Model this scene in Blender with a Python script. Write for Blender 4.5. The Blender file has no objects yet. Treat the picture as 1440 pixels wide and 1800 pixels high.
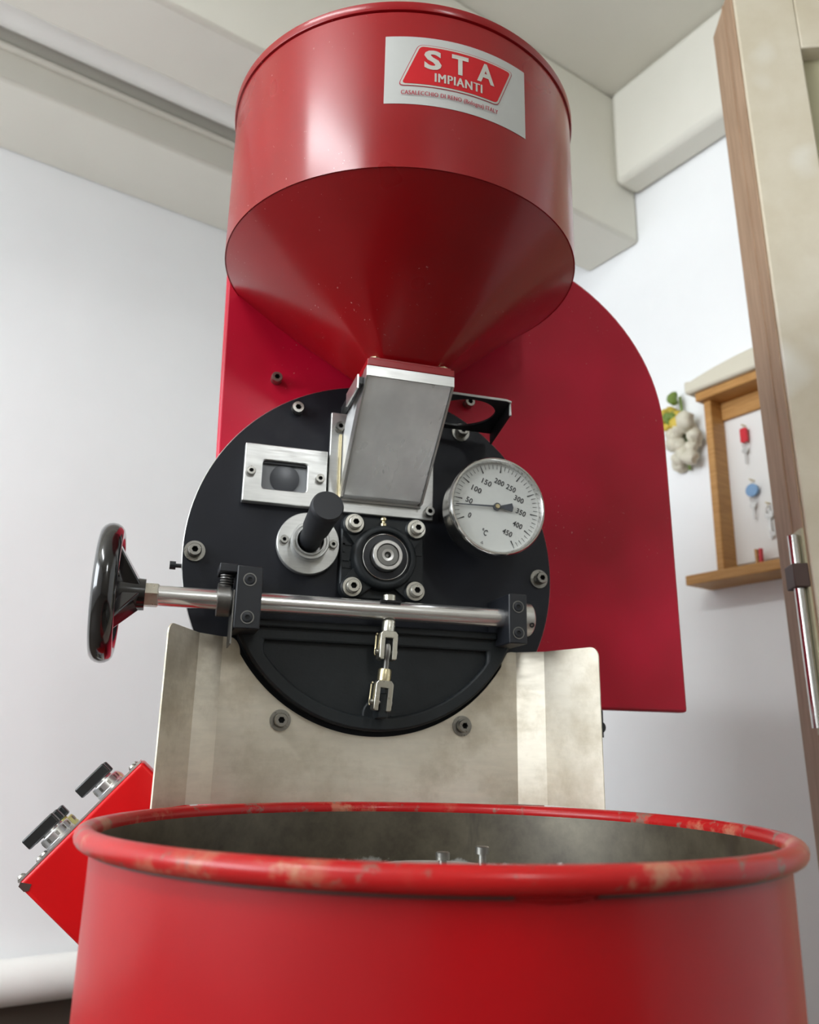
import bpy, bmesh, math, random
from mathutils import Vector, Matrix, noise
random.seed(7)
PI = math.pi
S = bpy.context.scene
COL = S.collection

# ------------------------------------------------------------------ camera, world, exposure
cam_d = bpy.data.cameras.new('camera'); cam = bpy.data.objects.new('camera', cam_d); COL.objects.link(cam)
CAMP = Vector((-0.2536, -1.0116, -0.2287))
def set_camera(fpx, pitch, roll, head):
    p, r0, a = (math.radians(t) for t in (pitch, roll, head))
    fw = Vector((math.sin(a)*math.cos(p), math.cos(a)*math.cos(p), math.sin(p)))
    r = Vector((math.cos(a), -math.sin(a), 0)); u = r.cross(fw)
    r2 = r*math.cos(r0) + u*math.sin(r0); u2 = u*math.cos(r0) - r*math.sin(r0)
    m = Matrix((r2, u2, -fw)).transposed().to_4x4(); m.translation = CAMP
    cam.matrix_world = m
    cam_d.sensor_fit = 'HORIZONTAL'; cam_d.sensor_width = 36.0; cam_d.lens = fpx/1440*36
set_camera(1476.5, 15.933, 1.1164, 16.236)
cam_d.clip_start = 0.02
cam_d.dof.use_dof = True; cam_d.dof.focus_distance = 0.87; cam_d.dof.aperture_fstop = 7.5
S.camera = cam
S.view_settings.view_transform = 'Standard'; S.view_settings.look = 'None'
S.view_settings.exposure = 0.95; S.view_settings.gamma = 1.0
S.view_settings.use_curve_mapping = False
W = bpy.data.worlds.new('world'); S.world = W; W.use_nodes = True
W.node_tree.nodes['Background'].inputs[0].default_value = (0.9, 0.95, 1.0, 1)
W.node_tree.nodes['Background'].inputs[1].default_value = 0.3
LAMP_POWER = 24.0          # strength of the fluorescent diffusers
WINDOW_POWER = 70.0      # daylight through the window in the left wall

# ------------------------------------------------------------------ materials
MATS = {}
class NT:
    def __init__(s, name):
        m = bpy.data.materials.new(name); m.use_nodes = True; s.m = m; s.t = m.node_tree
        s.b = s.t.nodes['Principled BSDF']; MATS[name] = m
        s.co = s.t.nodes.new('ShaderNodeTexCoord').outputs['Object']
    def n(s, typ, **kw):
        nd = s.t.nodes.new(typ)
        for k, v in kw.items():
            if k.startswith('i_'):
                key = k[2:].replace('_', ' ')
                nd.inputs[key].default_value = v
            else: setattr(nd, k, v)
        return nd
    def l(s, a, b): s.t.links.new(a, b)
    def noise(s, scale, detail=4, rough=0.55, stretch=None, co=None):
        src = co or s.co
        if stretch:
            mp = s.n('ShaderNodeMapping'); mp.inputs['Scale'].default_value = stretch
            s.l(src, mp.inputs['Vector']); src = mp.outputs[0]
        nd = s.n('ShaderNodeTexNoise'); nd.inputs['Scale'].default_value = scale
        nd.inputs['Detail'].default_value = detail; nd.inputs['Roughness'].default_value = rough
        s.l(src, nd.inputs['Vector']); return nd.outputs['Fac']
    def ramp(s, fac, stops):
        r = s.n('ShaderNodeValToRGB'); e = r.color_ramp.elements
        while len(e) < len(stops): e.new(0.5)
        for k, (p, c) in enumerate(stops):
            e[k].position = p
            e[k].color = (c, c, c, 1) if not hasattr(c, '__len__') else (*c, 1)
        s.l(fac, r.inputs[0]); return r.outputs[0]
    def mix(s, fac, a, b):
        mx = s.n('ShaderNodeMix', data_type='RGBA')
        for sock, v in ((mx.inputs[0], fac), (mx.inputs[6], a), (mx.inputs[7], b)):
            if hasattr(v, 'links') or hasattr(v, 'is_linked'): s.l(v, sock)
            elif hasattr(v, '__len__'): sock.default_value = (*v, 1)
            else: sock.default_value = v
        return mx.outputs[2]
    def math(s, op, a, b=None):
        nd = s.n('ShaderNodeMath', operation=op)
        for i, v in enumerate((a, b)):
            if v is None: continue
            if hasattr(v, 'is_linked'): s.l(v, nd.inputs[i])
            else: nd.inputs[i].default_value = v
        return nd.outputs[0]
    def sep(s):
        nd = s.n('ShaderNodeSeparateXYZ'); s.l(s.co, nd.inputs[0]); return nd.outputs
    def set(s, **kw):
        for k, v in kw.items():
            sock = s.b.inputs[{'col': 'Base Color', 'rough': 'Roughness', 'metal': 'Metallic', 'spec': 'Specular IOR Level',
                               'coat': 'Coat Weight', 'coatr': 'Coat Roughness', 'aniso': 'Anisotropic', 'trans': 'Transmission Weight',
                               'ior': 'IOR', 'em': 'Emission Strength', 'emc': 'Emission Color'}[k]]
            if hasattr(v, 'is_linked'): s.l(v, sock)
            elif hasattr(v, '__len__'): sock.default_value = (*v, 1)
            else: sock.default_value = v
        return s
    def bump(s, h, strength=0.2, dist=0.002):
        b = s.n('ShaderNodeBump'); b.inputs['Strength'].default_value = strength; b.inputs['Distance'].default_value = dist
        s.l(h, b.inputs['Height']); s.l(b.outputs[0], s.b.inputs['Normal']); return s

def plain(name, col, rough=0.5, metal=0.0, **kw):
    return NT(name).set(col=col, rough=rough, metal=metal, **kw).m

def make_red(name, base, deep, rough=0.3, coat=0.5, specks=True, wear=False, coatr=0.17):
    t = NT(name)
    n1 = t.ramp(t.noise(5.0, 2, 0.5), [(0.3, 0.0), (0.7, 1.0)])
    c = t.mix(n1, base, deep)
    if specks:                                          # dust and tiny scratches in the paint
        sp = t.ramp(t.noise(240, 2, 0.7), [(0.705, 0.0), (0.74, 1.0)])
        zone = t.ramp(t.noise(7, 2), [(0.5, 0.0), (0.62, 1.0)])
        c = t.mix(t.math('MULTIPLY', t.math('MULTIPLY', sp, zone), 0.75), c, (0.62, 0.36, 0.33))
    if wear:
        w = t.ramp(t.noise(26, 6, 0.7), [(0.50, 0.0), (0.60, 1.0)])
        z = t.ramp(t.noise(7, 3, 0.6), [(0.44, 0.0), (0.56, 1.0)])
        c = t.mix(t.math('MULTIPLY', w, z), c, (0.40, 0.15, 0.09))
        w2 = t.ramp(t.noise(34, 6, 0.7), [(0.58, 0.0), (0.64, 1.0)])
        c = t.mix(t.math('MULTIPLY', w2, 0.8), c, (0.16, 0.12, 0.09))
    r = t.ramp(t.noise(9, 2, 0.5), [(0.3, rough*0.85), (0.75, rough*1.25)])
    t.set(col=c, rough=r, coat=coat, coatr=coatr, spec=0.2)
    t.bump(t.noise(420, 2), 0.06, 0.0006)
    return t.m
make_red('red_hopper', (0.28, 0.002, 0.005), (0.20, 0.001, 0.003), 0.32, 0.42)
make_red('red_body', (0.52, 0.004, 0.032), (0.32, 0.001, 0.012), 0.42, 0.15)
make_red('red_bin', (0.37, 0.002, 0.005), (0.27, 0.001, 0.003), 0.42, 0.18, specks=False)
make_red('red_rim', (0.42, 0.010, 0.010), (0.32, 0.006, 0.007), 0.36, 0.22, specks=False, wear=True)
make_red('red_box', (0.62, 0.004, 0.006), (0.55, 0.003, 0.005), 0.42, 0.2, specks=False)

t = NT('black_plate')
t.set(col=t.mix(t.noise(30, 5), (0.005, 0.006, 0.009), (0.012, 0.013, 0.018)), rough=t.ramp(t.noise(60, 4), [(0.3, 0.42), (0.7, 0.58)]), spec=0.28)
t.bump(t.noise(900, 2), 0.12, 0.0004)
t = NT('black_cast')
t.set(col=t.mix(t.noise(45, 5), (0.006, 0.008, 0.009), (0.016, 0.019, 0.021)), rough=0.48, spec=0.35)
t.bump(t.noise(260, 4), 0.25, 0.0008)
plain('black_bakelite', (0.008, 0.007, 0.007), 0.16, coat=0.6, coatr=0.05)
plain('black_rubber', (0.012, 0.013, 0.016), 0.5)
plain('black_block', (0.008, 0.009, 0.012), 0.45)
plain('black_gate', (0.012, 0.012, 0.013), 0.4)
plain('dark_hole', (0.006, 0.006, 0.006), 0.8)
plain('dark_void', (0.012, 0.012, 0.012), 0.9)

def make_steel(name, c0, c1, r0, r1, stretch, stain=None, aniso=0.0, metal=1.0, bump=0.05):
    t = NT(name)
    f = t.noise(6, 5, 0.6)
    br = t.noise(9, 3, 0.6, stretch)
    c = t.mix(t.ramp(f, [(0.3, 0.0), (0.7, 1.0)]), c0, c1)
    c = t.mix(t.math('MULTIPLY', t.ramp(br, [(0.35, 0.0), (0.7, 1.0)]), 0.25), c, tuple(v*0.55 for v in c0))
    if stain:
        s1 = t.ramp(t.noise(11, 6, 0.7), [(0.47, 0.0), (0.68, 1.0)])
        c = t.mix(t.math('MULTIPLY', s1, 0.6), c, stain)
    rr = t.ramp(br, [(0.3, r0), (0.7, r1)])
    t.set(col=c, rough=rr, metal=metal, aniso=aniso)
    if bump: t.bump(br, bump, 0.0006)
    return t.m
make_steel('steel_chute', (0.86, 0.80, 0.68), (0.60, 0.54, 0.43), 0.38, 0.54, (3, 3, 14), stain=(0.40, 0.335, 0.23), metal=0.58)
make_steel('steel_spout', (0.98, 0.98, 0.97), (0.60, 0.61, 0.61), 0.24, 0.40, (3, 1.2, 1.2), metal=0.38, bump=0)
make_steel('steel_plate', (0.62, 0.62, 0.60), (0.54, 0.54, 0.52), 0.28, 0.42, (4, 4, 50), metal=0.72)
make_steel('steel_bright', (0.80, 0.79, 0.77), (0.72, 0.71, 0.69), 0.14, 0.24, (8, 8, 8))
make_steel('steel_bolt', (0.42, 0.41, 0.38), (0.32, 0.31, 0.28), 0.25, 0.4, (20, 20, 20))
make_steel('steel_clean', (0.66, 0.64, 0.58), (0.54, 0.52, 0.46), 0.25, 0.4, (20, 20, 20), metal=0.85)
make_steel('steel_edge', (0.7, 0.69, 0.67), (0.6, 0.59, 0.57), 0.3, 0.4, (20, 20, 20))
make_steel('steel_collar', (0.26, 0.25, 0.24), (0.2, 0.2, 0.19), 0.3, 0.45, (20, 20, 20))
make_steel('zinc_yellow', (0.66, 0.58, 0.38), (0.56, 0.47, 0.27), 0.25, 0.4, (20, 20, 20))
make_steel('zinc_fork', (0.66, 0.64, 0.56), (0.52, 0.50, 0.42), 0.25, 0.4, (20, 20, 20))
t = NT('shaft_chrome')
pit = t.ramp(t.noise(120, 4, 0.7, (0.5, 1, 1)), [(0.70, 0.0), (0.74, 1.0)])
t.set(col=t.mix(pit, (0.82, 0.81, 0.80), (0.2, 0.17, 0.14)), rough=0.22, metal=0.92)

# inside of the cooling bin: bare steel with coffee-oil tide marks
t = NT('bin_liner')
xyz = t.sep()
zz = t.math('ADD', xyz[2], t.math('MULTIPLY', t.math('SUBTRACT', t.noise(16, 6, 0.7), 0.5), 0.045))
tide = t.ramp(t.math('MULTIPLY', t.math('ADD', zz, 0.10), 10.0), [(0.44, 0.0), (0.48, 1.0)])   # local z: 0 = rim centre
st = t.ramp(t.noise(9, 6, 0.7), [(0.35, 0.0), (0.7, 1.0)])
c = t.mix(st, (0.028, 0.020, 0.010), (0.10, 0.085, 0.055))
c = t.mix(tide, (0.26, 0.26, 0.235), c)
drip = t.ramp(t.noise(13, 5, 0.7, (1, 1, 0.22)), [(0.60, 0.0), (0.68, 1.0)])
c = t.mix(t.math('MULTIPLY', drip, 0.85), c, (0.03, 0.022, 0.015))
t.set(col=c, rough=0.45, metal=0.3)

# plaster
def plaster(name, c0, c1, rough=0.85):
    t = NT(name)
    t.set(col=t.mix(t.ramp(t.noise(1.6, 5, 0.6), [(0.3, 0.0), (0.7, 1.0)]), c0, c1), rough=rough)
    t.bump(t.noise(35, 5), 0.1, 0.004); return t.m
plaster('wall_paint', (0.86, 0.87, 0.87), (0.91, 0.92, 0.92))
plaster('ceiling_paint', (0.72, 0.70, 0.62), (0.78, 0.76, 0.68))
plaster('far_paint', (0.22, 0.20, 0.17), (0.27, 0.25, 0.21))
plaster('pipe_paint', (0.82, 0.81, 0.77), (0.88, 0.87, 0.83), 0.5)
plaster('wainscot_paint', (0.085, 0.072, 0.055), (0.11, 0.095, 0.075), 0.6)
t = NT('floor_tile_mat'); t.set(col=t.mix(t.noise(8, 5), (0.075, 0.06, 0.045), (0.11, 0.09, 0.07)), rough=0.5)

def make_wood(name, c0, c1, stretch, rough=0.5):
    t = NT(name)
    f = t.noise(6, 6, 0.6, stretch)
    t.set(col=t.mix(t.ramp(f, [(0.35, 0.0), (0.65, 1.0)]), c0, c1), rough=rough); t.bump(f, 0.1, 0.001); return t.m
make_wood('wood_honey', (0.40, 0.19, 0.045), (0.52, 0.27, 0.08), (2, 2, 25))
make_wood('wood_edge', (0.30, 0.19, 0.115), (0.40, 0.265, 0.17), (14, 14, 1.2), 0.6)
t = NT('door_paint')
f = t.ramp(t.noise(5, 6, 0.65), [(0.35, 0.0), (0.7, 1.0)])
c = t.mix(f, (0.56, 0.49, 0.36), (0.66, 0.60, 0.48))
c = t.mix(t.ramp(t.noise(2.2, 3, 0.6), [(0.56, 0.0), (0.66, 0.8)]), c, (0.82, 0.82, 0.78))
t.set(col=c, rough=0.45); t.bump(t.noise(60, 4), 0.1, 0.001)
plain('door_panel_mat', (0.46, 0.43, 0.28), 0.5)
plain('rust_and_hem_shade', (0.075, 0.045, 0.038), 0.55, 0.3)

plain('dial_white', (0.54, 0.55, 0.52), 0.45)
plain('print_black', (0.03, 0.03, 0.032), 0.6)
plain('pointer_dark', (0.05, 0.055, 0.065), 0.4)
t = NT('dial_glass'); t.set(col=(1, 1, 1), rough=0.0, trans=1.0, ior=1.04)
t = NT('sight_glass'); t.set(col=(0.8, 0.82, 0.85), rough=0.05, trans=1.0, ior=1.45)
plain('glass_grey', (0.16, 0.17, 0.18), 0.25)
plain('glass_disc', (0.045, 0.048, 0.055), 0.3)
t = NT('sticker_white'); t.set(col=t.mix(t.noise(20, 5), (0.40, 0.40, 0.375), (0.46, 0.46, 0.44)), rough=0.45)
t = NT('sticker_red'); t.set(col=t.mix(t.noise(14, 4), (0.46, 0.003, 0.006), (0.46, 0.012, 0.018)), rough=0.5, spec=0.25)
plain('print_cream', (0.46, 0.44, 0.39), 0.5)
plain('print_red', (0.34, 0.03, 0.045), 0.5)
plain('alu', (0.72, 0.72, 0.72), 0.35, 1.0)
plain('knob_black', (0.010, 0.012, 0.012), 0.38)
plain('knob_silver', (0.60, 0.61, 0.62), 0.3, 0.9)
plain('knob_yellow', (0.50, 0.48, 0.20), 0.4, 0.4)
plain('red_plastic', (0.60, 0.012, 0.025), 0.4)
plain('blue_plastic', (0.20, 0.36, 0.58), 0.4)
plain('key_metal', (0.55, 0.54, 0.52), 0.35, 1.0)
plain('back_white', (0.80, 0.79, 0.76), 0.7)
plaster('ornament_cream', (0.62, 0.58, 0.46), (0.72, 0.68, 0.56), 0.7)
plain('leaf_green', (0.16, 0.24, 0.04), 0.6)
plain('flower_yellow', (0.62, 0.46, 0.06), 0.6)
t = NT('tube_glow'); t.set(col=(0.9, 0.9, 0.9), em=LAMP_POWER, emc=(0.93, 0.97, 1.0))
plain('lamp_white', (0.8, 0.8, 0.8), 0.4)

# ------------------------------------------------------------------ mesh helpers
def V(*a): return Vector(a)
def frame(axis):
    a = Vector(axis).normalized()
    h = Vector((0, 0, 1)) if abs(a.z) < 0.9 else Vector((1, 0, 0))
    e1 = h.cross(a).normalized(); e2 = a.cross(e1)
    return a, e1, e2
def lathe(bm, prof, o, axis, seg=32, mi=0, close=True):
    """prof: (radius, height along axis); radius 0 collapses to a point"""
    a, e1, e2 = frame(axis); o = Vector(o); rings = []
    for r, h in prof:
        if r < 1e-6: rings.append([bm.verts.new(o + a*h)])
        else: rings.append([bm.verts.new(o + a*h + e1*(r*math.cos(2*PI*k/seg)) + e2*(r*math.sin(2*PI*k/seg))) for k in range(seg)])
    for A, B in zip(rings, rings[1:]):
        for k in range(seg):
            j = (k+1) % seg
            if len(A) == 1 and len(B) == 1: continue
            if len(A) == 1: f = bm.faces.new((A[0], B[j], B[k]))
            elif len(B) == 1: f = bm.faces.new((A[k], A[j], B[0]))
            else: f = bm.faces.new((A[k], A[j], B[j], B[k]))
            f.material_index = mi
    return rings
def cyl(bm, p0, p1, r0, r1=None, seg=24, mi=0):
    p0 = Vector(p0); p1 = Vector(p1); r1 = r0 if r1 is None else r1; L = (p1-p0).length
    lathe(bm, [(0, 0), (r0, 0), (r1, L), (0, L)], p0, p1-p0, seg, mi)
def box(bm, x0, x1, y0, y1, z0, z1, mi=0, mat=None):
    vs = [bm.verts.new((x, y, z)) for x in (x0, x1) for y in (y0, y1) for z in (z0, z1)]
    if mat is not None:
        for v in vs: v.co = mat @ v.co
    for q in ((0, 1, 3, 2), (4, 6, 7, 5), (0, 4, 5, 1), (2, 3, 7, 6), (0, 2, 6, 4), (1, 5, 7, 3)):
        f = bm.faces.new([vs[i] for i in q]); f.material_index = mi
def prism(bm, pts, d0, d1, plane='xz', mi=0):
    """outline pts extruded along the third axis from d0 to d1"""
    def P(p, d):
        return {'xz': (p[0], d, p[1]), 'xy': (p[0], p[1], d), 'yz': (d, p[0], p[1])}[plane]
    A = [bm.verts.new(P(p, d0)) for p in pts]; B = [bm.verts.new(P(p, d1)) for p in pts]; n = len(pts)
    for q in (A, B[::-1]): bm.faces.new(q).material_index = mi
    for k in range(n):
        bm.faces.new((A[k], B[k], B[(k+1) % n], A[(k+1) % n])).material_index = mi
def ring_prism(bm, outer, inner, d0, d1, plane='xz', mi=0):
    def P(p, d):
        return {'xz': (p[0], d, p[1]), 'xy': (p[0], p[1], d), 'yz': (d, p[0], p[1])}[plane]
    n = len(outer)
    L = [[bm.verts.new(P(p, d)) for p in o] for o, d in ((outer, d0), (inner, d0), (inner, d1), (outer, d1))]
    for a in range(4):
        A, B = L[a], L[(a+1) % 4]
        for k in range(n):
            j = (k+1) % n
            bm.faces.new((A[k], A[j], B[j], B[k])).material_index = mi
def torus(bm, o, axis, R, r, seg=64, rs=12, rx=None):
    a, e1, e2 = frame(axis); o = Vector(o); rx = rx or r; rings = []
    for k in range(seg):
        t = 2*PI*k/seg; d = e1*math.cos(t) + e2*math.sin(t)
        rings.append([bm.verts.new(o + d*(R + r*math.cos(2*PI*q/rs)) + a*(rx*math.sin(2*PI*q/rs))) for q in range(rs)])
    for k in range(seg):
        A, B = rings[k], rings[(k+1) % seg]
        for q in range(rs):
            bm.faces.new((A[q], B[q], B[(q+1) % rs], A[(q+1) % rs]))
def tube(bm, pts, r, seg=10, cap=True):
    pts = [Vector(p) for p in pts]; rings = []; up = None
    for i, p in enumerate(pts):
        d = (pts[min(i+1, len(pts)-1)] - pts[max(i-1, 0)]).normalized()
        if up is None: _, e1, e2 = frame(d)
        else:
            e1 = (up - d*up.dot(d)).normalized(); e2 = d.cross(e1)
        up = e1
        rings.append([bm.verts.new(p + e1*(r*math.cos(2*PI*k/seg)) + e2*(r*math.sin(2*PI*k/seg))) for k in range(seg)])
    for A, B in zip(rings, rings[1:]):
        for k in range(seg): bm.faces.new((A[k], A[(k+1) % seg], B[(k+1) % seg], B[k]))
    if cap: bm.faces.new(rings[0][::-1]); bm.faces.new(rings[-1])
def rrect(x0, x1, z0, z1, r, n=6):
    out = []
    for cx, cz, a0 in ((x1-r, z1-r, 0), (x0+r, z1-r, 90), (x0+r, z0+r, 180), (x1-r, z0+r, 270)):
        for k in range(n+1):
            a = math.radians(a0 + 90*k/n); out.append((cx + r*math.cos(a), cz + r*math.sin(a)))
    return out
def circ(cx, cz, r, n=48, a0=0): return [(cx + r*math.cos(a0+2*PI*k/n), cz + r*math.sin(a0+2*PI*k/n)) for k in range(n)]
NEW = bmesh.new
def obj(name, bm, mats, parent=None, smooth=35, bevel=0, bseg=2, loc=None, rotz=None):
    bmesh.ops.recalc_face_normals(bm, faces=bm.faces[:])
    me = bpy.data.meshes.new(name); bm.to_mesh(me); bm.free()
    o = bpy.data.objects.new(name, me); COL.objects.link(o)
    for m in ([mats] if isinstance(mats, str) else mats): me.materials.append(MATS[m])
    if smooth:
        for p in me.polygons: p.use_smooth = True
        me.set_sharp_from_angle(angle=math.radians(smooth))
    if bevel:
        b = o.modifiers.new('bevel', 'BEVEL'); b.width = bevel; b.segments = bseg; b.limit_method = 'ANGLE'; b.angle_limit = math.radians(40)
        b.harden_normals = False
    if parent is not None: o.parent = parent
    if loc is not None: o.location = loc
    if rotz is not None: o.rotation_euler[2] = rotz
    return o
def tag(o, label, cat, group=None):
    o['label'] = label; o['category'] = cat
    if group: o['group'] = group
    return o
def thing(name, label, cat, loc=(0, 0, 0), rotz=0, group=None):
    o = bpy.data.objects.new(name, None); COL.objects.link(o); o.empty_display_size = 0.05
    o.location = loc; o.rotation_euler = (0, 0, rotz); return tag(o, label, cat, group)
def struct(name, bm, mat, **kw):
    o = obj(name, bm, mat, **kw)
    if kw.get('parent') is None: o['kind'] = 'structure'
    return o

# ------------------------------------------------------------------ the room (room axes are turned against the machine)
RA = math.radians(18.0)
FLOOR, CEIL = -1.12, 1.845
U0, U1, V0, V1 = -3.2, 1.335, -4.2, 1.5
def RW(u, v, z): return Vector((u*math.cos(RA) - v*math.sin(RA), u*math.sin(RA) + v*math.cos(RA), z))
TH = 0.12
bm = NEW(); box(bm, U0-TH, U1+TH, V0-TH, V1+TH, FLOOR-0.1, FLOOR); struct('floor', bm, 'floor_tile_mat', rotz=RA)
bm = NEW(); box(bm, U0-TH, U1+TH, V0-TH, V1+TH, CEIL, CEIL+0.1); struct('ceiling', bm, 'ceiling_paint', rotz=RA)
bm = NEW(); box(bm, U0-TH, U1+TH, V1, V1+TH, FLOOR, CEIL); struct('wall_back', bm, 'wall_paint', rotz=RA)
bm = NEW(); box(bm, U1, U1+TH, V0, V1, FLOOR, CEIL); struct('wall_right', bm, 'wall_paint', rotz=RA)
bm = NEW(); box(bm, U0-TH, U1+TH, V0-TH, V0, FLOOR, CEIL); struct('wall_front', bm, 'far_paint', rotz=RA)
# left wall with the window that lights the room from the side
WV0, WV1, WZ0, WZ1 = -0.8, 1.2, 0.0, 1.5
bm = NEW()
box(bm, U0-TH, U0, V0, WV0, FLOOR, CEIL); box(bm, U0-TH, U0, WV1, V1, FLOOR, CEIL)
box(bm, U0-TH, U0, WV0, WV1, FLOOR, WZ0); box(bm, U0-TH, U0, WV0, WV1, WZ1, CEIL)
struct('wall_left', bm, 'wall_paint', rotz=RA)
bm = NEW()
ring_prism(bm, [(WV0, WZ0), (WV1, WZ0), (WV1, WZ1), (WV0, WZ1)], [(WV0+.05, WZ0+.05), (WV1-.05, WZ0+.05), (WV1-.05, WZ1-.05), (WV0+.05, WZ1-.05)], U0-0.09, U0-0.03, 'yz')
box(bm, U0-0.085, U0-0.035, (WV0+WV1)/2-.025, (WV0+WV1)/2+.025, WZ0+.04, WZ1-.04)
struct('window_1', bm, 'pipe_paint', rotz=RA)
ld = bpy.data.lights.new('window_daylight', 'AREA'); ld.shape = 'RECTANGLE'; ld.size = WV1-WV0; ld.size_y = WZ1-WZ0; ld.energy = WINDOW_POWER; ld.color = (0.88, 0.94, 1.0)
lo = bpy.data.objects.new('window_daylight', ld); COL.objects.link(lo)
lo.location = RW(U0-0.14, (WV0+WV1)/2, (WZ0+WZ1)/2)
lo.rotation_euler = Vector((math.cos(RA), math.sin(RA), 0)).to_track_quat('-Z', 'Y').to_euler()

bm = NEW(); box(bm, U0, U1, 0.632, 0.845, 1.33, CEIL); struct('trim_1', bm, 'ceiling_paint', rotz=RA, bevel=0.012)          # ceiling beam
bm = NEW(); box(bm, U0, U1, 1.21, V1, 1.433, CEIL); box(bm, U0, U1, 1.19, 1.215, 1.52, 1.54); struct('trim_2', bm, 'ceiling_paint', rotz=RA, bevel=0.012)   # soffit along the back wall
bm = NEW(); box(bm, 1.235, U1, V0, 0.632, 1.50, CEIL); struct('trim_3', bm, 'ceiling_paint', rotz=RA, bevel=0.02)           # soffit along the right wall
bm = NEW(); box(bm, U0, U1, V1-0.03, V1, FLOOR, -0.80); struct('baseboard_back', bm, 'wainscot_paint', rotz=RA)
def run_pipe(name, label, v, z, r, u0=U0+0.01, u1=U1-0.02):
    root = thing(name, label, 'pipe', RW((u0+u1)/2, v, z), RA)
    bm = NEW(); h = (u1-u0)/2; cyl(bm, (-h, 0, 0), (h, 0, 0), r, seg=40); obj('pipe_run', bm, 'pipe_paint', root)
    for k in range(3):
        bm = NEW(); x = -h*0.7 + k*h*0.7
        box(bm, x-.015, x+.015, 0, V1-v if z < 1 else 1.21-v, -0.01, 0.01); obj('bracket', bm, 'pipe_paint', root)
run_pipe('ceiling_pipe', 'thick white painted pipe under the ceiling behind the beam', 1.112, 1.600, 0.072)
run_pipe('wall_pipe', 'thick white painted pipe low along the back wall', 1.435, -0.762, 0.05)

def ceiling_lamp(u, v, label, L=1.25):
    root = thing('ceiling_lamp', label, 'lamp', RW(u, v, CEIL), RA)
    bm = NEW(); box(bm, -0.11, 0.11, -L/2-.02, L/2+.02, -0.035, 0.0); obj('lamp_body', bm, 'lamp_white', root, bevel=0.006)
    bm = NEW(); prism(bm, [(-0.095, -0.033), (0.095, -0.033), (0.085, -0.075), (-0.085, -0.075)], -L/2, L/2, 'xz'); obj('diffuser', bm, 'tube_glow', root)
    for s in (-1, 1):
        bm = NEW(); y = s*(L/2+.008); box(bm, -0.1, 0.1, y-.008, y+.008, -0.08, -0.03); obj('end_cap', bm, 'lamp_white', root)
RC, RS = math.cos(RA), math.sin(RA)
def to_room(x, y): return (x*RC + y*RS, -x*RS + y*RC)
ceiling_lamp(*to_room(-1.63, -1.20), 'fluorescent ceiling lamp to the upper left of the roaster')
ceiling_lamp(*to_room(0.40, -3.40), 'added unseen fill lamp under the ceiling, far behind the camera')  # added frontal fill out of view, built like the first fixture

# ------------------------------------------------------------------ screws
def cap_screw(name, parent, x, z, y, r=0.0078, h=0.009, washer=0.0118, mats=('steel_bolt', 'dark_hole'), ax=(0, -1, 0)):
    """socket-head cap screw seated at (x,y,z); with washer when given"""
    bm = NEW(); a, e1, e2 = frame(ax); o = Vector((x, y, z)); h0 = 0.0
    if washer:
        lathe(bm, [(0, 0), (washer, 0), (washer, 0.0022), (r*1.05, 0.0022)], o, a, 28); h0 = 0.0022
    rg = lathe(bm, [(r, h0), (r, h0+h*0.86), (r*0.9, h0+h)], o, a, 24)
    hexr = []
    for dz in (0.0, -h*0.55):
        ring = []
        for k in range(24):
            t = 2*PI*k/24; q = (t % (PI/3)) - PI/6
            rr = r*0.50*math.cos(PI/6)/math.cos(q)
            ring.append(bm.verts.new(o + a*(h0+h+dz) + e1*(rr*math.cos(t)) + e2*(rr*math.sin(t))))
        hexr.append(ring)
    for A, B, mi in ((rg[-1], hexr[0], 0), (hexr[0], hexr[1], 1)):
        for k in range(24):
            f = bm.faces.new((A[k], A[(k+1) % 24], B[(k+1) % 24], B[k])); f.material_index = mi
    f = bm.faces.new(hexr[1]); f.material_index = 1  # shade inside the socket is painted in with the dark second material
    return obj(name, bm, list(mats), parent, smooth=30)
def hex_head(bm, o, axis, r, h):
    lathe(bm, [(0, 0), (r, 0), (r, h*0.85), (r*0.85, h), (0, h)], o, axis, 6)

# ------------------------------------------------------------------ COFFEE ROASTER
roaster = thing('coffee_roaster', 'red coffee roaster with round hopper, black front plate and steel chute', 'coffee roaster', (0, 0.2, FLOOR))
OFF = Vector((0, -0.2, -FLOOR))
def rpart(name, bm, mats, parent=None, **kw):
    """part given in machine coordinates; parented to the roaster or to one of its parts"""
    if parent is None:
        return obj(name, bm, mats, roaster, loc=OFF, **kw)
    return obj(name, bm, mats, parent, **kw)       # parent part already carries the offset
def rscrew(name, parent, *a, **kw):
    o = cap_screw(name, parent, *a, **kw); return o

# body housing: vertical sheet-metal cover with a big rounded right shoulder
def body_outline(inset=0.0):
    xl, xr, zb = -0.208+inset, 0.444-inset, -0.170+inset
    pts = [(xl+0.006, zb), (xr+0.003, zb), (xr, 0.10), (xr-0.002, 0.24)]
    cx, a, b = 0.15, 0.292-inset, 0.268-inset
    for k in range(1, 25):
        t = PI/2*k/24; pts.append((cx + a*math.cos(t), 0.24 + b*math.sin(t)))
    for k in range(1, 9):
        t = PI/2 + PI/2*k/8; pts.append((xl-0.008+0.09 + 0.09*math.cos(t), 0.24+b-0.09 + 0.09*math.sin(t)))
    return pts
bm = NEW(); prism(bm, body_outline(), 0.012, 0.034)
body = rpart('body_housing', bm, 'red_body', bevel=0.004)
bm = NEW(); prism(bm, [(min(max(x, -0.15), 0.43), min(max(z, -0.16), 0.46)) for x, z in body_outline(0.02)], 0.034, 0.60); obj('rear_cover', bm, 'red_body', body)
for x, z in ((-0.1415, 0.2375), (0.1262, 0.2405)):
    rscrew('bolt', body, x, z, 0.012, r=0.0072, h=0.012, washer=0.0)
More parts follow.
